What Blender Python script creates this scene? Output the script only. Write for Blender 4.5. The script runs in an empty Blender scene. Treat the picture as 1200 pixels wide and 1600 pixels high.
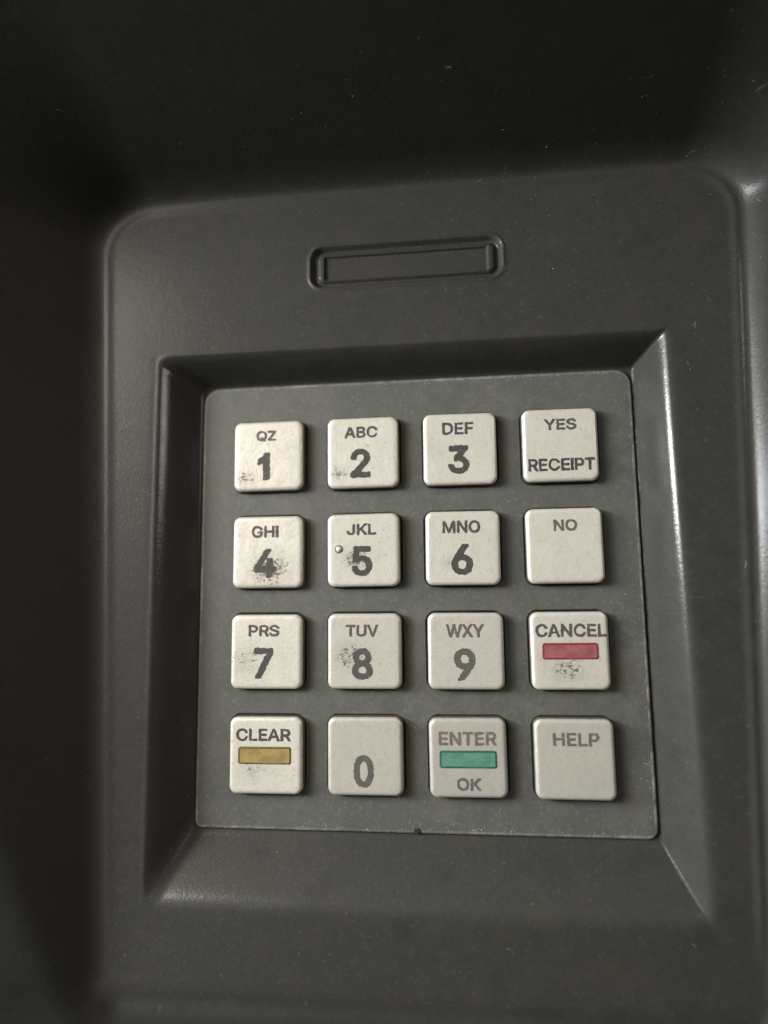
import bpy, bmesh, math, random, os
import numpy as np
from mathutils import Matrix, Vector

random.seed(7)
rng = np.random.default_rng(7)
MM = 0.001
Z0 = 10.0            # all heights below are in mm over the key tops; key tops lie 10 mm over the base

# ------------------------------------------------------------------ camera
SC = bpy.context.scene
cam_d = bpy.data.cameras.new('camera')
cam = bpy.data.objects.new('camera', cam_d)
SC.collection.objects.link(cam)
SC.camera = cam
Rw = ((0.99346865, -0.01226180, -0.11344469),      # rows: camera right, up, back in world axes
      (0.02670949, 0.99157797, 0.12672700),
      (0.11093535, -0.12892935, 0.98542913))
M = Matrix(Rw).transposed().to_4x4()
M.translation = Vector((9.483, 0.085, 134.723 + Z0)) * MM
cam.matrix_world = M
cam_d.sensor_fit = 'VERTICAL'
cam_d.sensor_height = 24.0
cam_d.lens = 1050.0 / 1600.0 * 24.0
cam_d.clip_start = 0.005
cam_d.clip_end = 20.0
cam_d.dof.use_dof = True
cam_d.dof.focus_distance = 0.1335
cam_d.dof.aperture_fstop = 3.4

# ------------------------------------------------------------------ world + lamps
W = bpy.data.worlds.new('World')
SC.world = W
W.use_nodes = True
W.node_tree.nodes['Background'].inputs[0].default_value = (1.0, 0.97, 0.90, 1)
W.node_tree.nodes['Background'].inputs[1].default_value = 0.055

def area(name, loc, target, size, size_y, power, col):
    l = bpy.data.lights.new(name, 'AREA')
    l.shape = 'RECTANGLE'; l.size = size; l.size_y = size_y
    l.energy = power; l.color = col
    o = bpy.data.objects.new(name, l)
    SC.collection.objects.link(o)
    o.location = loc
    o.rotation_euler = (Vector(target) - Vector(loc)).to_track_quat('-Z', 'Y').to_euler()
    return o

area('ceiling_lamp', (-0.33, 0.15, 0.26), (-0.02, 0.02, 0.01), 0.26, 0.26, 2.6, (1.0, 0.925, 0.80))
area('window_lamp', (-0.50, 0.13, 0.20), (0, 0.01, 0.01), 0.06, 0.36, 7.4, (0.86, 0.93, 1.0))
area('fill_lamp', (0.40, 0.24, 0.32), (0, 0.02, 0.01), 0.25, 0.25, 1.35, (1.0, 0.95, 0.86))  # added fill from the right, lifts the left-hand walls

SC.view_settings.view_transform = 'Standard'
SC.view_settings.look = 'None'
SC.view_settings.exposure = -0.10
SC.view_settings.gamma = 1.0
SC.view_settings.use_curve_mapping = False

# ------------------------------------------------------------------ materials
def new_mat(name):
    m = bpy.data.materials.new(name)
    m.use_nodes = True
    nt = m.node_tree
    return m, nt, nt.nodes['Principled BSDF']

class G:
    """tiny node helper"""
    def __init__(self, nt): self.nt = nt
    def n(self, t, **kw):
        x = self.nt.nodes.new(t)
        for k, v in kw.items(): setattr(x, k, v)
        return x
    def l(self, a, b): self.nt.links.new(a, b)
    def coord(self, out='Object'): return self.n('ShaderNodeTexCoord').outputs[out]
    def noise(self, vec, scale, detail=3, rough=0.55, dist=0.0):
        x = self.n('ShaderNodeTexNoise')
        x.inputs['Scale'].default_value = scale; x.inputs['Detail'].default_value = detail
        x.inputs['Roughness'].default_value = rough; x.inputs['Distortion'].default_value = dist
        self.l(vec, x.inputs['Vector'])
        return x.outputs['Fac']
    def ramp(self, fac, a, b, c0=0.0, c1=1.0):
        x = self.n('ShaderNodeMapRange'); x.clamp = True
        x.interpolation_type = 'SMOOTHSTEP'
        x.inputs['From Min'].default_value = a; x.inputs['From Max'].default_value = b
        x.inputs['To Min'].default_value = c0; x.inputs['To Max'].default_value = c1
        self.l(fac, x.inputs['Value'])
        return x.outputs['Result']
    def math(self, op, a, b=None):
        x = self.n('ShaderNodeMath', operation=op)
        for i, v in enumerate((a, b)):
            if v is None: continue
            if isinstance(v, (int, float)): x.inputs[i].default_value = v
            else: self.l(v, x.inputs[i])
        return x.outputs[0]
    def mix(self, fac, a, b):
        x = self.n('ShaderNodeMix', data_type='RGBA')
        for i, v in ((0, fac), (6, a), (7, b)):
            if isinstance(v, (int, float)): x.inputs[i].default_value = v
            elif isinstance(v, tuple): x.inputs[i].default_value = (*v, 1)
            else: self.l(v, x.inputs[i])
        return x.outputs[2]
    def bump(self, h, strength, dist, prev=None):
        x = self.n('ShaderNodeBump')
        x.inputs['Strength'].default_value = strength
        x.inputs['Distance'].default_value = dist
        self.l(h, x.inputs['Height'])
        if prev is not None: self.l(prev, x.inputs['Normal'])
        return x.outputs[0]

def plastic(name, base, dust, rough, dust_amt=0.5, spec=0.5, speck=0.45, grain=1.0, coat=0.0, shade_walls=False):
    m, nt, b = new_mat(name); g = G(nt); co = g.coord()
    big = g.noise(co, 28, 4, 0.6)
    mid = g.noise(co, 330, 6, 0.7)
    fine = g.noise(co, 1500, 2, 0.5)
    vfine = g.noise(co, 3200, 1, 0.5)
    d = g.math('MULTIPLY', g.ramp(big, 0.35, 0.72), g.ramp(mid, 0.36, 0.70))
    d = g.math('MULTIPLY', d, dust_amt)
    col = g.mix(d, base, dust)
    col = g.mix(g.ramp(fine, 0.52, 0.80, 0, speck), col, dust)
    col = g.mix(g.ramp(g.noise(co, 1150, 2, 0.5), 0.69, 0.78, 0, 0.6), col, tuple(c * 1.6 for c in dust))
    col = g.mix(g.ramp(g.noise(co, 900, 3, 0.6), 0.60, 0.75, 0, 0.5), col, tuple(c * 0.6 for c in base))
    tone = g.noise(co, 95, 5, 0.65)
    col = g.mix(g.ramp(tone, 0.52, 0.70, 0, 0.45), col, (base[0] * 1.35, base[1] * 1.22, base[2] * 1.05))
    col = g.mix(g.ramp(tone, 0.48, 0.30, 0, 0.40), col, tuple(c * 0.72 for c in base))
    scr = g.n('ShaderNodeMapping'); scr.inputs['Rotation'].default_value = (0, 0, 0.5); scr.inputs['Scale'].default_value = (0.12, 1, 1)
    g.l(co, scr.inputs['Vector'])
    col = g.mix(g.math('MULTIPLY', g.ramp(g.noise(scr.outputs[0], 1300, 3, 0.6), 0.68, 0.75), g.ramp(big, 0.45, 0.65, 0, 0.5)), col, tuple(c * 1.6 for c in dust))
    if shade_walls:
        shade = g.n('ShaderNodeAttribute', attribute_name='wall_shade').outputs['Fac']
        col = g.mix(g.math('MULTIPLY', shade, 0.52), col, (0.007, 0.007, 0.0065))  # tray walls darkened in colour to stand in for shade
        rub = g.n('ShaderNodeAttribute', attribute_name='rubbed_edge').outputs['Fac']
        rub = g.math('MULTIPLY', rub, g.ramp(mid, 0.25, 0.6, 0.45, 1.0))
        cw = g.math('MULTIPLY', g.math('SUBTRACT', 1.0, shade), coat)
        g.l(g.math('ADD', cw, g.math('MULTIPLY', rub, 0.75)), b.inputs['Coat Weight'])
        g.l(g.ramp(shade, 0, 1, spec, spec * 0.75), b.inputs['Specular IOR Level'])
    g.l(col, b.inputs['Base Color'])
    r = g.math('ADD', g.ramp(mid, 0.3, 0.7, -0.03, 0.05), rough)
    g.l(r, b.inputs['Roughness'])
    b.inputs['Specular IOR Level'].default_value = spec
    if not shade_walls: b.inputs['Coat Weight'].default_value = coat
    b.inputs['Coat Roughness'].default_value = 0.19
    n1 = g.bump(vfine, 0.35 * grain, 0.00006)
    n1 = g.bump(fine, 0.25, 0.00009, n1)
    g.l(n1, b.inputs['Normal']); g.l(n1, b.inputs['Coat Normal'])
    return m

MAT = {}
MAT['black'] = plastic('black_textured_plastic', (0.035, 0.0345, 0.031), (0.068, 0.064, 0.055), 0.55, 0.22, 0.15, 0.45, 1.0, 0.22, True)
MAT['plate'] = plastic('grey_plate_paint', (0.084, 0.085, 0.077), (0.135, 0.134, 0.117), 0.50, 0.6, 0.45, 0.8)
MAT['rim'] = plastic('worn_plate_edge', (0.11, 0.11, 0.10), (0.34, 0.32, 0.28), 0.45, 1.0)

def key_material():
    m, nt, b = new_mat('satin_key_metal'); g = G(nt); co = g.coord()
    oi = g.n('ShaderNodeObjectInfo')
    off = g.n('ShaderNodeVectorMath', operation='ADD')
    sc = g.n('ShaderNodeVectorMath', operation='SCALE')
    cmb = g.n('ShaderNodeCombineXYZ')
    for i in range(3): g.l(oi.outputs['Random'], cmb.inputs[i])
    g.l(cmb.outputs[0], sc.inputs[0]); sc.inputs['Scale'].default_value = 0.7
    g.l(co, off.inputs[0]); g.l(sc.outputs[0], off.inputs[1])
    v = off.outputs[0]
    big = g.noise(v, 160, 3); mid = g.noise(v, 520, 4, 0.6); fine = g.noise(v, 1700, 3, 0.6)
    tint = g.n('ShaderNodeAttribute', attribute_type='OBJECT', attribute_name='wear_shade')
    base = g.mix(tint.outputs['Fac'], (0.43, 0.41, 0.37), (0.705, 0.675, 0.60))  # low values darken a key: worn tone plus painted soft shade
    base = g.mix(g.ramp(big, 0.32, 0.7, 0, 0.30), base, (0.60, 0.545, 0.43))
    base = g.mix(g.ramp(mid, 0.42, 0.75, 0, 0.30), base, (0.44, 0.42, 0.37))
    base = g.mix(g.ramp(fine, 0.54, 0.80, 0, 0.5), base, (0.30, 0.28, 0.24))
    # finger grime: a ragged patch whose centre, reach and amount belong to each key
    sm = g.n('ShaderNodeAttribute', attribute_type='OBJECT', attribute_name='smudge')
    am = g.n('ShaderNodeAttribute', attribute_type='OBJECT', attribute_name='grime')
    sx = g.n('ShaderNodeSeparateXYZ'); g.l(sm.outputs['Vector'], sx.inputs[0])
    cx = g.n('ShaderNodeSeparateXYZ'); g.l(co, cx.inputs[0])
    dx = g.math('SUBTRACT', cx.outputs[0], sx.outputs[0]); dy = g.math('SUBTRACT', cx.outputs[1], sx.outputs[1])
    dy = g.math('MULTIPLY', dy, 1.35)
    dist = g.math('SQRT', g.math('ADD', g.math('MULTIPLY', dx, dx), g.math('MULTIPLY', dy, dy)))
    fall = g.ramp(g.math('DIVIDE', dist, sx.outputs[2]), 0.15, 1.0, 1.0, 0.0)
    streak = g.n('ShaderNodeMapping'); streak.inputs['Rotation'].default_value = (0, 0, 0.7)
    streak.inputs['Scale'].default_value = (1.0, 1.7, 1.0); g.l(v, streak.inputs['Vector'])
    sn = g.noise(streak.outputs[0], 1250, 5, 0.75, 0.5)
    th = g.math('SUBTRACT', sn, g.math('SUBTRACT', 0.82, g.math('MULTIPLY', g.math('MULTIPLY', fall, am.outputs['Fac']), 0.345)))
    gm = g.ramp(th, 0.0, 0.07)
    soft = g.math('MULTIPLY', g.math('MULTIPLY', fall, am.outputs['Fac']), g.ramp(mid, 0.3, 0.65, 0.06, 0.34))
    base = g.mix(soft, base, (0.26, 0.245, 0.20))
    base = g.mix(g.math('MULTIPLY', gm, 0.85), base, (0.055, 0.052, 0.048))
    sp = g.math('MULTIPLY', g.ramp(g.noise(v, 780, 5, 0.75), 0.62, 0.70), g.math('MULTIPLY', am.outputs['Fac'], 0.55))
    base = g.mix(sp, base, (0.16, 0.15, 0.13))
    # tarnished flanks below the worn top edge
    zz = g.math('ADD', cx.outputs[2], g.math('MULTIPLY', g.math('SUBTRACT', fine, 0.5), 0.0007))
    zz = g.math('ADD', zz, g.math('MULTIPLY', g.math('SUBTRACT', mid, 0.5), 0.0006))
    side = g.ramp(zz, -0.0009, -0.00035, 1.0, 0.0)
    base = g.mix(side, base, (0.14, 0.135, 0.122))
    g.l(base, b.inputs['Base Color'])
    b.inputs['Metallic'].default_value = 0.30
    g.l(g.ramp(mid, 0.3, 0.7, 0.32, 0.44), b.inputs['Roughness'])
    n1 = g.bump(fine, 0.25, 0.0001)
    n1 = g.bump(mid, 0.25, 0.00025, n1)
    g.l(n1, b.inputs['Normal'])
    return m
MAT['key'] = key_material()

def ink_material():
    m, nt, b = new_mat('worn_black_print'); g = G(nt); co = g.coord()
    fade = g.n('ShaderNodeAttribute', attribute_type='OBJECT', attribute_name='fade')
    a = g.noise(co, 900, 4, 0.7); c = g.noise(co, 2600, 2, 0.6)
    col = g.mix(fade.outputs['Fac'], (0.028, 0.027, 0.027), (0.17, 0.155, 0.135))
    col = g.mix(g.ramp(a, 0.45, 0.72, 0, 0.5), col, (0.11, 0.10, 0.09))
    gone = g.math('ADD', g.math('MULTIPLY', fade.outputs['Fac'], 0.09), g.math('ADD', g.math('MULTIPLY', a, 0.6), g.math('MULTIPLY', c, 0.4)))
    col = g.mix(g.ramp(gone, 0.62, 0.70, 0, 0.7), col, (0.45, 0.42, 0.36))
    g.l(col, b.inputs['Base Color'])
    b.inputs['Roughness'].default_value = 0.55
    return m
MAT['ink'] = ink_material()

def bar_material(name, a_col, b_col, dark):
    m, nt, b = new_mat(name); g = G(nt); co = g.coord()
    a = g.noise(co, 420, 4, 0.65); c = g.noise(co, 1500, 3, 0.6)
    col = g.mix(g.ramp(a, 0.36, 0.66), a_col, b_col)
    col = g.mix(g.ramp(c, 0.60, 0.78, 0, 0.5), col, dark)
    col = g.mix(g.ramp(g.noise(co, 800, 5, 0.75), 0.60, 0.70, 0, 0.55), col, (0.40, 0.36, 0.30))
    g.l(col, b.inputs['Base Color'])
    b.inputs['Roughness'].default_value = 0.42
    g.l(g.bump(c, 0.2, 0.0001), b.inputs['Normal'])
    return m
BARS = {
    'yellow': (bar_material('yellow_enamel', (0.33, 0.245, 0.085), (0.22, 0.165, 0.065), (0.10, 0.075, 0.03)),
               bar_material('yellow_edge', (0.10, 0.07, 0.018), (0.14, 0.10, 0.03), (0.05, 0.035, 0.01))),
    'red': (bar_material('red_enamel', (0.34, 0.105, 0.11), (0.22, 0.070, 0.075), (0.16, 0.04, 0.045)),
            bar_material('red_edge', (0.17, 0.022, 0.03), (0.24, 0.035, 0.045), (0.08, 0.01, 0.015))),
    'green': (bar_material('green_enamel', (0.10, 0.25, 0.175), (0.075, 0.19, 0.135), (0.04, 0.13, 0.09)),
              bar_material('green_edge', (0.02, 0.085, 0.055), (0.03, 0.12, 0.08), (0.01, 0.04, 0.03))),
}
m, nt, b = new_mat('pale_dust'); b.inputs['Base Color'].default_value = (0.45, 0.43, 0.39, 1); b.inputs['Roughness'].default_value = 0.8
MAT['dust'] = m
m, nt, b = new_mat('dark_hole'); b.inputs['Base Color'].default_value = (0.01, 0.01, 0.01, 1); b.inputs['Roughness'].default_value = 0.8
MAT['hole'] = m

# ------------------------------------------------------------------ helpers
def link(o, parent=None):
    SC.collection.objects.link(o)
    if parent is not None: o.parent = parent
    return o

def thing(name, label, cat, loc=(0, 0, 0), group=None):
    o = link(bpy.data.objects.new(name, None))
    o.empty_display_size = 0.01
    o.location = Vector(loc) * MM
    o['label'] = label; o['category'] = cat
    if group: o['group'] = group
    return o

def mesh_from(name, verts, faces, mats, mat_idx=None, smooth=True):
    me = bpy.data.meshes.new(name)
    me.from_pydata([tuple(float(c) * MM for c in v) for v in verts], [], faces)
    for mt in mats: me.materials.append(mt)
    if mat_idx is not None: me.polygons.foreach_set('material_index', mat_idx)
    me.polygons.foreach_set('use_smooth', [smooth] * len(me.polygons))
    me.update()
    return me

def smax(a, b, k):
    h = np.clip(0.5 + 0.5 * (a - b) / k, 0, 1)
    return b * (1 - h) + a * h + k * h * (1 - h)

def sst(x):
    x = np.clip(x, 0, 1)
    return x * x * (3 - 2 * x)

def softplus(x, w):
    return w * np.logaddexp(0, np.asarray(x) / w)

def rrect(u, v, cx, cy, hx, hy, r):
    qx = np.abs(u - cx) - (hx - r); qy = np.abs(v - cy) - (hy - r)
    return np.hypot(np.maximum(qx, 0), np.maximum(qy, 0)) + np.minimum(np.maximum(qx, qy), 0) - r

# ------------------------------------------------------------------ the moulded front as one height function (mm)
PANEL_Z = 5.0
FLOOR_Z = -2.75
PL = (-45.0, 44.9, -45.0, 46.0)        # keypad plate: left, right, bottom, top

def ramp_fillet(t, f0, f1):
    """0 below 0, 1 above 1, straight between, corners rounded by f0 and f1"""
    return softplus(t, f0) - softplus(t - 1, f1)

def recess_sides(u, v):
    rx = 49.6 - 0.0105 * (v - 50)
    return ((-u - 45.5) / (51.3 - 45.5), (u - 45.4) / (rx - 45.4), (v - 46.5) / (50.7 - 46.5), (-v - 45.5) / (56.3 - 45.5))

def recess_t(u, v):
    tl, tr, tt, tb = recess_sides(u, v)
    a = smax(tl, tt, 0.55); b = smax(tr, tb, 0.10)
    a = smax(a, smax(tr, tt, 0.14), 0.02)
    b = smax(b, smax(tl, tb, 0.50), 0.02)
    return np.maximum(a, b)

def recess_fillet(u, v):
    """rounding of the upper rim, widest on the right"""
    w = [np.exp(np.clip(t, -3, 3) / 0.12) for t in recess_sides(u, v)]
    f = (0.11, 0.115, 0.10, 0.06)
    return sum(a * b for a, b in zip(w, f)) / sum(w)

def panel_sd(u, v):
    hw = 62.0 + 0.0432 * v
    top = rrect(u / hw * 62.0, v, 0, 6.2, 62.0, 78.4, 10.5)
    sq = rrect(u / hw * 62.0, v, 0, 6.2, 62.0, 78.4, 4.0)
    w = sst((v + 10) / 30)
    return top * w + sq * (1 - w)

def surround_z(u, v):
    """tray walls rising from the panel: steep above, leaning at the sides"""
    h = 0.05
    sd = panel_sd(u, v)
    gx = (panel_sd(u + h, v) - panel_sd(u - h, v)) / (2 * h); gy = (panel_sd(u, v + h) - panel_sd(u, v - h)) / (2 * h)
    g2 = gx * gx + gy * gy + 1e-9
    side = np.where(u < 0, 0.75, 1.25)
    updn = np.where(v > 0, 2.2, 0.10)
    slope = (gx * gx * side + gy * gy * updn) / g2
    z = slope * softplus(sd - 1.0, 0.6)
    # left flank folds over along a slanting rim
    nx, ny = -50.4, -16.8
    d = ((u + 81.0) * nx + (v + 25.5) * ny) / math.hypot(nx, ny)
    z = z - 0.68 * softplus(d, 1.2)
    # shallow joint along the lower edge of the panel
    z = z - 0.45 * np.exp(-((v + 74.0) / 2.2) ** 2) * sst((60 - np.abs(u)) / 4)
    z = z + 0.28 * np.exp(-((sd + 0.6) / 0.85) ** 2) * (0.45 + 0.55 * sst((u + 55) / 20)) * sst((v + 66) / 14)      # soft bead along the outer edge of the panel
    return PANEL_Z + z

SLOT = (-0.15, 68.55, 19.5, 4.35)
SLOT_IN = (-0.15, 68.35, 16.75, 2.45)
def slot_z(u, v):
    d = rrect(u, v, *SLOT, 2.6)
    di = rrect(u, v, *SLOT_IN, 0.35)
    z = 0.22 * np.exp(-((d - 0.35) / 0.45) ** 2)                       # small raised lip
    z = z - 0.90 * np.exp(-((d + 0.75) / 0.62) ** 2)                   # groove
    z = z - 0.10 * sst((-d - 0.6) / 0.6)
    z = z - 0.55 * sst(-di / 0.45 + 0.5)                               # sunk blank field
    return z

def front_z(u, v):
    u = np.asarray(u, float); v = np.asarray(v, float)
    sd = panel_sd(u, v)
    zs = surround_z(u, v)
    z = zs
    t = recess_t(u, v)
    zr = FLOOR_Z + (PANEL_Z - FLOOR_Z) * ramp_fillet(t, 0.045, recess_fillet(u, v))
    z = np.where(t < 1.9, np.minimum(z, np.where(t < 1.35, zr, PANEL_Z - (PANEL_Z - zr) * np.clip((1.9 - t) / 0.55, 0, 1))), z)
    tl, tr, tt, tb = recess_sides(u, v)
    z = z + 0.16 * np.exp(-((t - 1.14) / 0.11) ** 2) * sst((t - np.maximum(tr, tb)) / 0.3)
    z = z + slot_z(u, v) * (np.abs(v - 68.5) < 8)
    return z

def height_mesh(name, us, vs, keep, mat):
    """grid patch of the front; keep(u,v) chooses the faces by their centre"""
    U, V = np.meshgrid(us, vs)
    Z = front_z(U, V)
    h = 0.02
    dzu = (front_z(U + h, V) - front_z(U - h, V)) / (2 * h)
    dzv = (front_z(U, V + h) - front_z(U, V - h)) / (2 * h)
    N = np.stack([-dzu, -dzv, np.ones_like(Z)], -1)
    N /= np.linalg.norm(N, axis=-1, keepdims=True)
    nu, nv = len(us), len(vs)
    I = np.arange(nu * nv).reshape(nv, nu)
    quads = np.stack([I[:-1, :-1], I[:-1, 1:], I[1:, 1:], I[1:, :-1]], -1).reshape(-1, 4)
    cu = ((U[:-1, :-1] + U[1:, 1:]) / 2).ravel(); cv = ((V[:-1, :-1] + V[1:, 1:]) / 2).ravel()
    quads = quads[keep(cu, cv)]
    used = np.unique(quads)
    remap = np.full(nu * nv, -1); remap[used] = np.arange(len(used))
    P = np.stack([U.ravel(), V.ravel(), Z.ravel()], -1)[used] * MM
    q = remap[quads]
    me = bpy.data.meshes.new(name)
    me.vertices.add(len(P)); me.vertices.foreach_set('co', P.ravel())
    me.loops.add(q.size); me.loops.foreach_set('vertex_index', q.ravel().astype(np.int32))
    me.polygons.add(len(q)); me.polygons.foreach_set('loop_start', np.arange(0, q.size, 4, dtype=np.int32))
    me.update(calc_edges=True)
    me.polygons.foreach_set('use_smooth', np.ones(len(q), bool))
    me.materials.append(mat)
    at = me.attributes.new('wall_shade', 'FLOAT', 'POINT')     # shade on the housing walls put into their colour, with less gloss
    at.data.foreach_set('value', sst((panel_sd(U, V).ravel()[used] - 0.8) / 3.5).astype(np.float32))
    tt_ = recess_t(U, V); sd_ = panel_sd(U, V)
    polish = np.exp(-((tt_ - 0.97) / 0.13) ** 2) + np.exp(-((sd_ + 0.2) / 1.3) ** 2) * sst((U - 20) / 25) * sst((V + 60) / 30) * sst((74 - V) / 14)
    at = me.attributes.new('rubbed_edge', 'FLOAT', 'POINT')     # rims rubbed smooth by hands
    at.data.foreach_set('value', np.clip(polish, 0, 1).ravel()[used].astype(np.float32))
    me.normals_split_custom_set_from_vertices(N.reshape(-1, 3)[used].tolist())
    return bpy.data.objects.new(name, me)

STEP = 0.36
us = np.concatenate([np.arange(-150, -90, 3.0), np.arange(-90, -70, 0.8), np.arange(-70, 70, STEP), np.arange(70, 82, 0.7), np.arange(82, 133, 3.0)])
vs = np.concatenate([np.arange(-126, -84, 3.0), np.arange(-84, 92, STEP), np.arange(92, 120, 0.8), np.arange(120, 191, 3.0)])
# snap the slot window to grid lines
su = us[(us > -23.5) & (us < 23.2)]; sv = vs[(vs > 62.3) & (vs < 74.6)]
SW = (su[0], su[-1], sv[0], sv[-1])
in_slot = lambda u, v: (u > SW[0]) & (u < SW[1]) & (v > SW[2]) & (v < SW[3])
in_rec = lambda u, v: recess_t(u, v) < 1.0
in_pan = lambda u, v: panel_sd(u, v) < 1.9

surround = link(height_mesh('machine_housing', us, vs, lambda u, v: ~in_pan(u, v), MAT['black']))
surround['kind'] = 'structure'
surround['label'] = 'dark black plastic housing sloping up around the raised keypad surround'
surround['category'] = 'housing'
surround.location = (0, 0, Z0 * MM)

bezel = thing('machine_fascia', 'black textured plastic panel with rounded top corners framing the sunken keypad', 'fascia', (0, 0, Z0))
link(height_mesh('panel', us, vs, lambda u, v: in_pan(u, v) & ~in_rec(u, v) & ~in_slot(u, v), MAT['black']), bezel)
link(height_mesh('recess', us, vs, in_rec, MAT['black']), bezel)
su2 = np.linspace(SW[0], SW[1], 330); sv2 = np.linspace(SW[2], SW[3], 100)
ins = lambda u, v: rrect(u, v, *SLOT_IN, 0.35) < 0.3
slot = link(height_mesh('slot', su2, sv2, lambda u, v: ~ins(u, v), MAT['black']), bezel)
slot['label'] = 'grooved oblong blank slot with rounded ends above the keypad'
link(height_mesh('slot_insert', su2, sv2, ins, MAT['black']), slot)

# ------------------------------------------------------------------ keypad
def loop_rrect(hx, hy, r, n=8, cx=0, cy=0):
    """r: one radius or four (tr, tl, bl, br)"""
    rs = r if isinstance(r, (tuple, list)) else (r,) * 4
    pts = []
    for (sx, sy, a0, rr) in ((1, 1, 0, rs[0]), (-1, 1, 90, rs[1]), (-1, -1, 180, rs[2]), (1, -1, 270, rs[3])):
        for i in range(n + 1):
            a = math.radians(a0 + 90 * i / n)
            pts.append((cx + sx * (hx - rr) + rr * math.cos(a), cy + sy * (hy - rr) + rr * math.sin(a)))
    return pts

def loft(rings, cap=True, closed_start=False):
    verts = []; faces = []
    n = len(rings[0])
    for r in rings: verts += r
    for k in range(len(rings) - 1):
        for i in range(n):
            j = (i + 1) % n
            faces.append((k * n + i, k * n + j, (k + 1) * n + j, (k + 1) * n + i))
    if cap: faces.append(tuple(range((len(rings) - 1) * n, len(rings) * n)))
    if closed_start: faces.append(tuple(reversed(range(n))))
    return verts, faces

keypad = thing('keypad', 'grey metal keypad with sixteen square cream keys sunk in the black panel', 'keypad', (0, 0, Z0 - 3.1))
KZ = 3.1      # child heights are measured from the keypad's base
PITCH_X, PITCH_Y = 20.0, 20.22
PLATE_Z = -2.0

# face plate with sixteen openings
verts = []; faces = []; mi = []
def add(vs_, fs_, m_):
    o = len(verts)
    verts.extend(vs_); faces.extend(tuple(i + o for i in f) for f in fs_); mi.extend([m_] * len(fs_))
HOLE = 7.70
for r in range(4):
    for c in range(4):
        cx = (c - 1.5) * PITCH_X; cy = (1.5 - r) * PITCH_Y
        inner = loop_rrect(HOLE, HOLE, 2.1, 8, cx, cy)
        lip = loop_rrect(HOLE + 0.22, HOLE + 0.22, 2.3, 8, cx, cy)
        outer = []
        for (x, y) in inner:                          # push each point out to the cell border
            dx, dy = (x - cx) / (PITCH_X / 2), (y - cy) / (PITCH_Y / 2)
            s = 1 / max(abs(dx), abs(dy))
            outer.append((cx + dx * s * PITCH_X / 2, cy + dy * s * PITCH_Y / 2))
        n = 9
        for k, (sx, sy) in enumerate(((1, 1), (-1, 1), (-1, -1), (1, -1))):
            outer[k * n + 4] = (cx + sx * PITCH_X / 2, cy + sy * PITCH_Y / 2)
        rings = [[(x, y, PLATE_Z + KZ) for x, y in outer], [(x, y, PLATE_Z + KZ) for x, y in lip],
                 [(x, y, PLATE_Z - 0.18 + KZ) for x, y in inner], [(x, y, PLATE_Z - 1.05 + KZ) for x, y in inner]]
        v_, f_ = loft(rings, cap=False)
        f_ = [tuple(reversed(f)) for f in f_]
        add(v_, f_, 0)
# border from the key field to the plate edge
pcx, pcy = (PL[0] + PL[1]) / 2, (PL[2] + PL[3]) / 2
phx, phy = (PL[1] - PL[0]) / 2, (PL[3] - PL[2]) / 2
R4 = (3.2, 3.6, 1.5, 2.0)
def plate_loop(ins):
    return loop_rrect(phx - ins, phy - ins, tuple(max(q - ins, 0.15) for q in R4), 8, pcx, pcy)
edge = plate_loop(0.42)
def resample(lp, per=6):
    out = []
    for i in range(len(lp)):
        a, b_ = lp[i], lp[(i + 1) % len(lp)]
        k = max(1, int(math.hypot(b_[0] - a[0], b_[1] - a[1]) / 0.5))
        out += [(a[0] + (b_[0] - a[0]) * j / k, a[1] + (b_[1] - a[1]) * j / k) for j in range(k)]
    return out
edge = resample(edge)
def scaled(f):  # the same loop moved out by f mm with a little raggedness from knocks
    out = []
    n = len(edge)
    for i in range(n):
        a, b_ = edge[i - 1], edge[(i + 1) % n]
        tx, ty = b_[0] - a[0], b_[1] - a[1]
        L = math.hypot(tx, ty) or 1
        out.append((edge[i][0] + ty / L * f, edge[i][1] - tx / L * f))
    return out
jit = np.convolve(rng.normal(0, 1, len(edge) + 6), np.ones(3) / 3, 'same')[:len(edge)]
fx, fy = 2 * PITCH_X, 2 * PITCH_Y
inner = [(min(max(x, -fx), fx), min(max(y, -fy), fy)) for x, y in edge]
top_z = PLATE_Z + KZ
o1 = scaled(0.22); o2 = scaled(0.40); o3 = scaled(0.42)
rg = [[(x, y, top_z) for x, y in inner], [(x, y, top_z) for i, (x, y) in enumerate(scaled(-0.25))], [(x, y, top_z + 0.03 * jit[i]) for i, (x, y) in enumerate(edge)],
      [(x, y, top_z - 0.06 + 0.04 * jit[i]) for i, (x, y) in enumerate(o1)],
      [(x, y, top_z - 0.28) for x, y in o2], [(x, y, top_z - 1.1) for x, y in o3]]
v_, f_ = loft(rg[:2], cap=False); add(v_, [tuple(reversed(f)) for f in f_], 0)
v_, f_ = loft(rg[1:], cap=False); add(v_, [tuple(reversed(f)) for f in f_], 1)
pm = mesh_from('face_plate', verts, faces, [MAT['plate'], MAT['rim']], mi, smooth=False)
link(bpy.data.objects.new('face_plate', pm), keypad)

# screw notch in the lower rim
nv, nf = loft([[(x, y, z) for x, y in [(rr * math.cos(a), rr * 0.8 * math.sin(a)) for a in [i * math.pi / 6 for i in range(12)]]]
               for rr, z in ((0.75, 0.0), (0.62, 0.10), (0.35, 0.06))])
no = link(bpy.data.objects.new('rim_notch', mesh_from('rim_notch', nv, nf, [MAT['hole']])), keypad)
no.location = Vector((-0.2, -44.45, top_z + 0.01)) * MM

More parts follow.
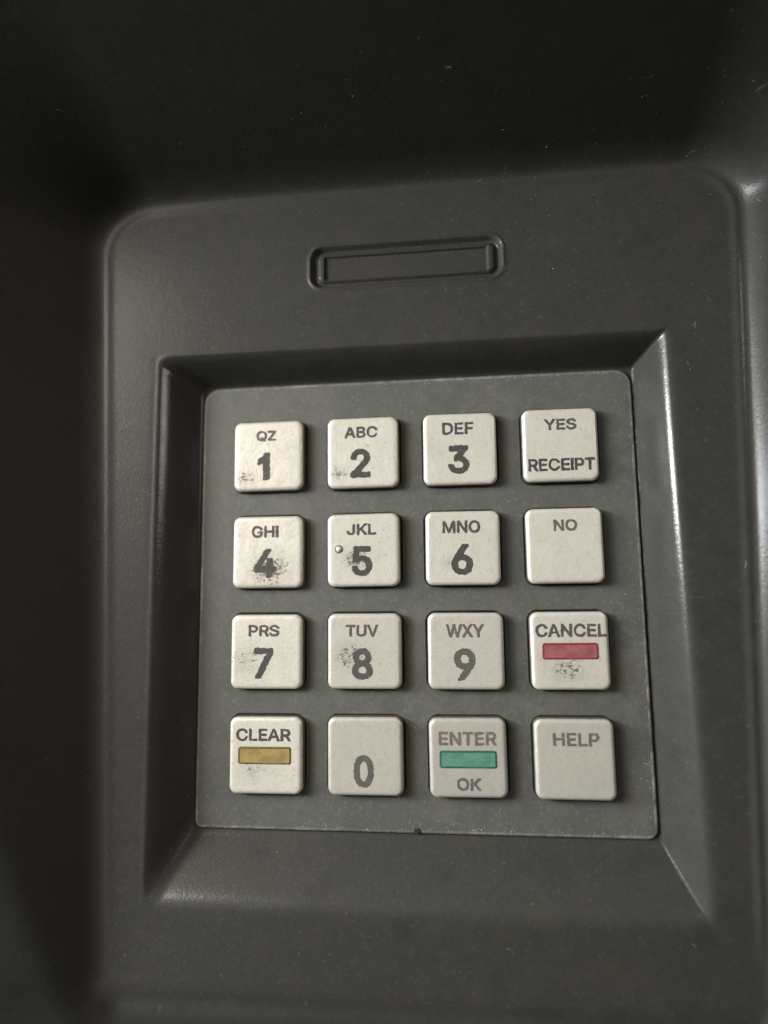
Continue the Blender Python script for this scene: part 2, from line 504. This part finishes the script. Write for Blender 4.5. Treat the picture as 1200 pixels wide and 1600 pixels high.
# ---- keys
KH = 7.42; KR = 1.55; BF = 0.75
def key_profile():
    rings = []
    base = -2.95
    for (ins, z) in ((-0.08, base), (-0.06, -1.6), (0.0, -BF)):
        rings.append([(x, y, z) for x, y in loop_rrect(KH - ins, KH - ins, KR, 8)])
    for i in range(1, 7):
        a = math.radians(90 * i / 6)
        ins = BF * (1 - math.cos(a)); z = -BF + BF * math.sin(a)
        rings.append([(x, y, z) for x, y in loop_rrect(KH - ins, KH - ins, max(KR - ins * 0.8, 0.4), 8)])
    for ins in (1.2, 2.0, 4.0):
        rings.append([(x, y, 0.0) for x, y in loop_rrect(KH - ins, KH - ins, max(KR - BF * 0.8, 0.4) * (KH - ins) / (KH - BF), 8)])
    return loft(rings)
kv, kf = key_profile()
key_mesh = mesh_from('key', kv, kf, [MAT['key']])

def key_top(x, y):
    d = -float(rrect(x, y, 0, 0, KH, KH, KR))
    if d >= BF: return 0.0
    q = max(BF - max(d, 0), 0)
    return -BF + math.sqrt(max(BF * BF - q * q, 0))

# lettering: font outlines, fattened and roughened like worn print
FONT = None
try:      # the sans face that ships with Blender; the built-in face stands in if it is missing
    FONT = bpy.data.fonts.load(os.path.join(bpy.utils.system_resource('DATAFILES', path='fonts'), 'Inter.woff2'))
except Exception:
    FONT = None

def poly_segs(pts):
    l = np.array(pts, float)
    return l, np.roll(l, -1, 0)

def text_loops(s):
    """closed outlines of a word, as (points, next points); I and 1 are drawn without serifs"""
    if s == '1':
        return poly_segs([(3.05, 0), (4.35, 0), (4.35, 7.2), (3.35, 7.2), (2.7, 6.2), (1.2, 5.45), (1.2, 4.35), (2.3, 4.75), (3.05, 5.3)])
    if 'I' in s:
        x = 0.0; As = []; Bs = []; cap = font_loops('H')[0][:, 1].max()
        for k, part in enumerate(s.split('I')):
            if k:
                a_, b__ = poly_segs([(x + 0.75, 0), (x + 1.6, 0), (x + 1.6, cap), (x + 0.75, cap)])
                As.append(a_); Bs.append(b__); x += 2.4
            if part:
                a_, b__ = font_loops(part)
                sh = np.array([x - a_[:, 0].min(), 0])
                As.append(a_ + sh); Bs.append(b__ + sh); x = As[-1][:, 0].max() + 0.1
        return np.concatenate(As), np.concatenate(Bs)
    return font_loops(s)

def font_loops(s):
    cu = bpy.data.curves.new('t', 'FONT')
    cu.body = s; cu.size = 10.0; cu.resolution_u = 5; cu.fill_mode = 'NONE'
    if FONT: cu.font = FONT
    ob = link(bpy.data.objects.new('t', cu))
    dg = bpy.context.evaluated_depsgraph_get()
    ev = ob.evaluated_get(dg); me = ev.to_mesh()
    P = np.array([tuple(v.co[:2]) for v in me.vertices])
    E = np.array([tuple(e.vertices) for e in me.edges])
    nxt = {}
    for a, b_ in E: nxt.setdefault(a, []).append(b_); nxt.setdefault(b_, []).append(a)
    seen = set(); segs = []
    for s0 in sorted(nxt):
        if s0 in seen: continue
        lp = [s0]; seen.add(s0); cur = s0
        while True:
            o = [q for q in nxt[cur] if q not in seen]
            if not o: break
            cur = min(o, key=lambda q: (abs(q - cur) != 1, q)) if len(lp) > 1 else max(o) if s0 + 1 not in o else s0 + 1
            seen.add(cur); lp.append(cur)
        l = P[lp]
        segs.append((l, np.roll(l, -1, 0)))
    ev.to_mesh_clear()
    bpy.data.objects.remove(ob); bpy.data.curves.remove(cu)
    return np.concatenate([q[0] for q in segs]), np.concatenate([q[1] for q in segs])

def value_noise(X, Y, cell):
    t = rng.random((64, 64)); x = X / cell + 20; y = Y / cell + 20
    i = np.floor(x).astype(int); j = np.floor(y).astype(int); fx_ = sst(x - i); fy_ = sst(y - j)
    g = lambda a, b_: t[a % 64, b_ % 64]
    return (g(i, j) * (1 - fx_) + g(i + 1, j) * fx_) * (1 - fy_) + (g(i, j + 1) * (1 - fx_) + g(i + 1, j + 1) * fx_) * fy_ - 0.5

def lettering(s, cx, cy, w, h, fat, rough):
    A, B = text_loops(s)
    lo, hi = A.min(0), A.max(0)
    sc = np.array([(w - 2 * fat) / (hi[0] - lo[0]), (h - 2 * fat) / (hi[1] - lo[1])])
    mid_ = (lo + hi) / 2
    A = (A - mid_) * sc; B = (B - mid_) * sc
    st = 0.075
    gx = np.arange(-w / 2 - 0.3, w / 2 + 0.3 + st, st); gy = np.arange(-h / 2 - 0.3, h / 2 + 0.3 + st, st)
    X, Y = np.meshgrid(gx, gy); D = np.full(X.shape, 1e9); Wn = np.zeros(X.shape)
    for (x1, y1), (x2, y2) in zip(A, B):
        ex, ey = x2 - x1, y2 - y1; q = ex * ex + ey * ey
        if q < 1e-12: continue
        t = np.clip(((X - x1) * ex + (Y - y1) * ey) / q, 0, 1)
        D = np.minimum(D, np.hypot(X - x1 - t * ex, Y - y1 - t * ey))
        side = ex * (Y - y1) - ey * (X - x1)
        Wn += np.where((y1 <= Y) & (y2 > Y) & (side > 0), 1, 0) - np.where((y1 > Y) & (y2 <= Y) & (side < 0), 1, 0)
    S = np.where(np.abs(Wn) > 0.5, -D, D) - fat
    S = S + rough * (2.2 * value_noise(X, Y, 0.22) + 2.0 * value_noise(X, Y, 0.6) + 0.8 * value_noise(X, Y, 0.11))
    S = S + np.where(value_noise(X, Y, 0.35) > 0.42, 0.12, 0.0)          # small chips
    S = np.where(np.abs(S) < 1e-5, 1e-5, S)
    vs_ = []; fs_ = []
    inn = S < 0
    cnt = inn[:-1, :-1].astype(int) + inn[:-1, 1:] + inn[1:, 1:] + inn[1:, :-1]
    for r_, c_ in zip(*np.nonzero(cnt)):
        cs = ((r_, c_), (r_, c_ + 1), (r_ + 1, c_ + 1), (r_ + 1, c_))
        poly = []
        for k in range(4):
            (ra, ca), (rb, cb) = cs[k], cs[(k + 1) % 4]
            sa, sb = S[ra, ca], S[rb, cb]
            if sa < 0: poly.append((gx[ca], gy[ra]))
            if (sa < 0) != (sb < 0):
                t = sa / (sa - sb)
                poly.append((gx[ca] + (gx[cb] - gx[ca]) * t, gy[ra] + (gy[rb] - gy[ra]) * t))
        if len(poly) >= 3:
            o = len(vs_)
            for (x, y) in poly:
                vs_.append((x + cx, y + cy, key_top(x + cx, y + cy) + 0.02))
            fs_.append(tuple(range(o, o + len(poly))))
    return mesh_from('lettering', vs_, fs_, [MAT['ink']], smooth=False)

def colour_bar(w, h, colour):
    r = 0.45
    rr = lambda ins, z: [(x, y, z) for x, y in loop_rrect(w / 2 - ins, h / 2 - ins, max(r - ins * 0.6, 0.12), 5)]
    rings = [rr(0.0, 0.01), rr(0.06, 0.10), rr(0.26, 0.10), rr(0.36, 0.05), rr(0.55, 0.05)]
    v_, f_ = loft(rings)
    n = len(rings[0])
    idx = [1] * (3 * n) + [0] * (n + 1)
    return mesh_from('colour_bar', v_, f_, list(BARS[colour]), idx)

# row, column: (lettering [text, cx, cy, w, h, digit?, fade]), bar, smudge (x, y, reach mm), grime, worn tone with the soft lower-right shade painted in
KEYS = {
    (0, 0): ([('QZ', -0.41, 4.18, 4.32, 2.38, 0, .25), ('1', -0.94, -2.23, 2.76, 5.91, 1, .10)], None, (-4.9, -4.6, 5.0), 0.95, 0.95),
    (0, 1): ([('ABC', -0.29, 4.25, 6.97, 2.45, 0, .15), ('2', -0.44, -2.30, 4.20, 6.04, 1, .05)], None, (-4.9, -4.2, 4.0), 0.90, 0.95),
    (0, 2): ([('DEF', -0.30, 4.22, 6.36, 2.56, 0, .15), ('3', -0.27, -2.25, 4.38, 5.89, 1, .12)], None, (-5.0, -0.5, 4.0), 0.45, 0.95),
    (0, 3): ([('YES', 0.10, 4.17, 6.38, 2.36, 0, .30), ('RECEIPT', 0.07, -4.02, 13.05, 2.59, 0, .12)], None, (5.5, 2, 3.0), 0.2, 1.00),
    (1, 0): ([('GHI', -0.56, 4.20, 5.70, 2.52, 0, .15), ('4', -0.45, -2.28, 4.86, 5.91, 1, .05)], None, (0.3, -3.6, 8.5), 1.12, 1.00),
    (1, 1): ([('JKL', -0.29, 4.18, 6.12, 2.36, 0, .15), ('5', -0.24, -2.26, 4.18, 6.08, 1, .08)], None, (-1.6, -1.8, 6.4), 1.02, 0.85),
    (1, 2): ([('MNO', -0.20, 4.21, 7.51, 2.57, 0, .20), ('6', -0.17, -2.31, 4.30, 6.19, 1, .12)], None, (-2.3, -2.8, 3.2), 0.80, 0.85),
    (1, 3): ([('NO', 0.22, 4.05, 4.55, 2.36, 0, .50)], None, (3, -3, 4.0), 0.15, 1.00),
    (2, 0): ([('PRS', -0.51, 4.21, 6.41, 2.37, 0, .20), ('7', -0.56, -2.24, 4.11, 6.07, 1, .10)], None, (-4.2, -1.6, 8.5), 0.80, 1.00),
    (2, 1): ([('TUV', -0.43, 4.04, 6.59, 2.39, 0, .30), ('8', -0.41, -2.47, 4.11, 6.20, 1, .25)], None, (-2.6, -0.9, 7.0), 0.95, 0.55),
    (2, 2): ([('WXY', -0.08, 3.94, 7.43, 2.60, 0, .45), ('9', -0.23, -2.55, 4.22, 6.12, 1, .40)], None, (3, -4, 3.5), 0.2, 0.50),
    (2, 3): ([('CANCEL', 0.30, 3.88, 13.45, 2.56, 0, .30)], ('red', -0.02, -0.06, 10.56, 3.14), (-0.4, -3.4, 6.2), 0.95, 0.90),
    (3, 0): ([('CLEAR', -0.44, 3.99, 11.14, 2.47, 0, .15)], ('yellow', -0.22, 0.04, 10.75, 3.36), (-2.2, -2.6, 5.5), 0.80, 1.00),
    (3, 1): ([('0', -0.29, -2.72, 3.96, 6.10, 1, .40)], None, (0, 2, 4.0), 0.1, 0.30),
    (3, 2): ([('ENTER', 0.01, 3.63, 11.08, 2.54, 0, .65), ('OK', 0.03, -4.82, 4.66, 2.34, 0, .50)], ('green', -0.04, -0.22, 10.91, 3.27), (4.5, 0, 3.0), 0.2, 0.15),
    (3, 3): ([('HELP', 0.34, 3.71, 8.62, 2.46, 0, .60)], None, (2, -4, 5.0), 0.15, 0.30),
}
NAMES = {(0, 0): 'QZ and 1', (0, 1): 'ABC and 2', (0, 2): 'DEF and 3', (0, 3): 'YES and RECEIPT', (1, 0): 'GHI and 4, with dark grime over the digit',
         (1, 1): 'JKL and 5, with a small raised dot', (1, 2): 'MNO and 6', (1, 3): 'NO', (2, 0): 'PRS and 7', (2, 1): 'TUV and 8',
         (2, 2): 'WXY and 9', (2, 3): 'CANCEL above a red bar', (3, 0): 'CLEAR above a yellow bar', (3, 1): '0',
         (3, 2): 'ENTER and OK with a green bar', (3, 3): 'HELP'}
for (r, c), (texts, bar, sm, grime, wear_shade) in KEYS.items():
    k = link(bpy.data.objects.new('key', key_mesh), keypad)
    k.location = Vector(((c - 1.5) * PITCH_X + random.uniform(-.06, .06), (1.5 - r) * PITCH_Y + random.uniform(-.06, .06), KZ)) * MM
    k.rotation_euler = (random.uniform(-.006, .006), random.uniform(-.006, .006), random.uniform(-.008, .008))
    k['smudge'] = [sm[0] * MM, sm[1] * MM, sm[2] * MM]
    k['grime'] = float(grime); k['wear_shade'] = float(wear_shade)
    k['label'] = 'square cream key marked ' + NAMES[(r, c)]
    for (s, cx, cy, w, h, digit, fade) in texts:
        me = lettering(s, cx, cy, w, h, 0.32 if digit else 0.12, 0.078 if digit else 0.045)
        me.name = 'lettering'
        t = link(bpy.data.objects.new('lettering', me), k)
        t['fade'] = float(fade)
    if bar:
        col, bx, by, bw, bh = bar
        bo = link(bpy.data.objects.new('colour_bar', colour_bar(bw, bh, col)), k)
        bo.location = Vector((bx, by, 0.0)) * MM
        bo['label'] = col + ' enamel bar printed on the key'
    if (r, c) == (1, 1):
        circ = lambda rad, z: [(rad * math.cos(a), rad * math.sin(a), z) for a in [i * math.pi / 12 for i in range(24)]]
        v_, f_ = loft([circ(0.85, 0.005), circ(0.78, -0.0 + 0.015), circ(0.60, 0.02), circ(0.52, 0.18), circ(0.38, 0.32), circ(0.18, 0.38)])
        n = 24
        d = link(bpy.data.objects.new('raised_dot', mesh_from('raised_dot', v_, f_, [MAT['key'], MAT['ink']], [1] * (2 * n) + [0] * (len(f_) - 2 * n))), k)
        d.location = Vector((-4.96, 0.23, 0.0)) * MM
        d['wear_shade'] = 1.0; d['grime'] = 0.0; d['fade'] = 0.2; d['smudge'] = [0.1, 0.1, 0.001]

# ------------------------------------------------------------------ dust and lint lying on the front
verts = []; faces = []
def fleck(u, v, z, nrm, size, ln):
    a = random.uniform(0, math.pi)
    ax = Vector((math.cos(a), math.sin(a), 0)); n = Vector(nrm).normalized()
    ax = (ax - n * ax.dot(n)).normalized(); bx = n.cross(ax)
    o = len(verts); p = Vector((u, v, z)) + n * 0.03
    m_ = max(2, int(ln / 0.35) + 1); bend = random.uniform(-.4, .4)
    rows = []
    for i in range(m_):
        f = i / (m_ - 1) - 0.5
        wdt = size * (0.5 + 0.5 * math.cos(f * math.pi * 0.9)) * random.uniform(.7, 1.2)
        ctr = p + ax * (f * ln) + bx * (bend * ln * f * f * 2)
        rows.append((ctr + bx * wdt / 2, ctr + n * size * 0.5, ctr - bx * wdt / 2))
    for q in rows: verts.extend(q)
    for i in range(m_ - 1):
        for j in range(2):
            faces.append((o + 3 * i + j, o + 3 * i + 3 + j, o + 3 * i + 4 + j, o + 3 * i + 1 + j))
def surf(u, v):
    inpl = PL[0] + 0.8 < u < PL[1] - 0.8 and PL[2] + 0.8 < v < PL[3] - 0.8
    if inpl:
        for (r, c) in KEYS:
            if max(abs(u - (c - 1.5) * 20), abs(v - (1.5 - r) * PITCH_Y)) < 8.3: return None
        return PLATE_Z, (0, 0, 1)
    h = 0.05
    z = float(front_z(u, v))
    return z, (-(float(front_z(u + h, v)) - float(front_z(u - h, v))) / (2 * h), -(float(front_z(u, v + h)) - float(front_z(u, v - h))) / (2 * h), 1)
def sprinkle(n, u0, u1, v0, v1, s0, s1, lint):
    for _ in range(n):
        u, v = random.uniform(u0, u1), random.uniform(v0, v1)
        q = surf(u, v)
        if q is None: continue
        s = random.uniform(s0, s1) * (0.6 + 0.8 * random.random() ** 3)
        ln = random.uniform(0.9, 2.0) if random.random() < lint else s * random.uniform(1, 1.8)
        fleck(u, v, q[0], q[1], s if ln < 0.9 else s * 0.5, ln)
sprinkle(110, -45, 45, -45, 46, 0.07, 0.16, 0.05)
sprinkle(60, -66, 66, -74, 84, 0.06, 0.17, 0.06)
sprinkle(320, -10, 76, 84, 124, 0.04, 0.13, 0.04)
sprinkle(150, -80, 30, 86, 130, 0.04, 0.11, 0.03)
sprinkle(130, 52, 72, 30, 95, 0.04, 0.12, 0.04)
def rim_dust(n, f):
    for _ in range(n):
        u, v = f()
        s_ = random.uniform(0.06, 0.16)
        fleck(u, v, PLATE_Z + 0.02, (0, 0, 1), s_, s_ * random.uniform(1, 2.5))
rim_dust(90, lambda: (random.uniform(-20, 43), -44.2 + abs(random.gauss(0, 0.5))))
rim_dust(60, lambda: (44.2 - abs(random.gauss(0, 0.4)), random.uniform(-42, 40)))
rim_dust(60, lambda: (random.uniform(-40, 42), 45.3 - abs(random.gauss(0, 0.3))))
du = link(bpy.data.objects.new('dust', mesh_from('dust', verts, faces, [MAT['dust']])))
du['kind'] = 'stuff'; du['label'] = 'pale dust specks and lint scattered over the black plastic'; du['category'] = 'dust'
du.location = (0, 0, Z0 * MM)
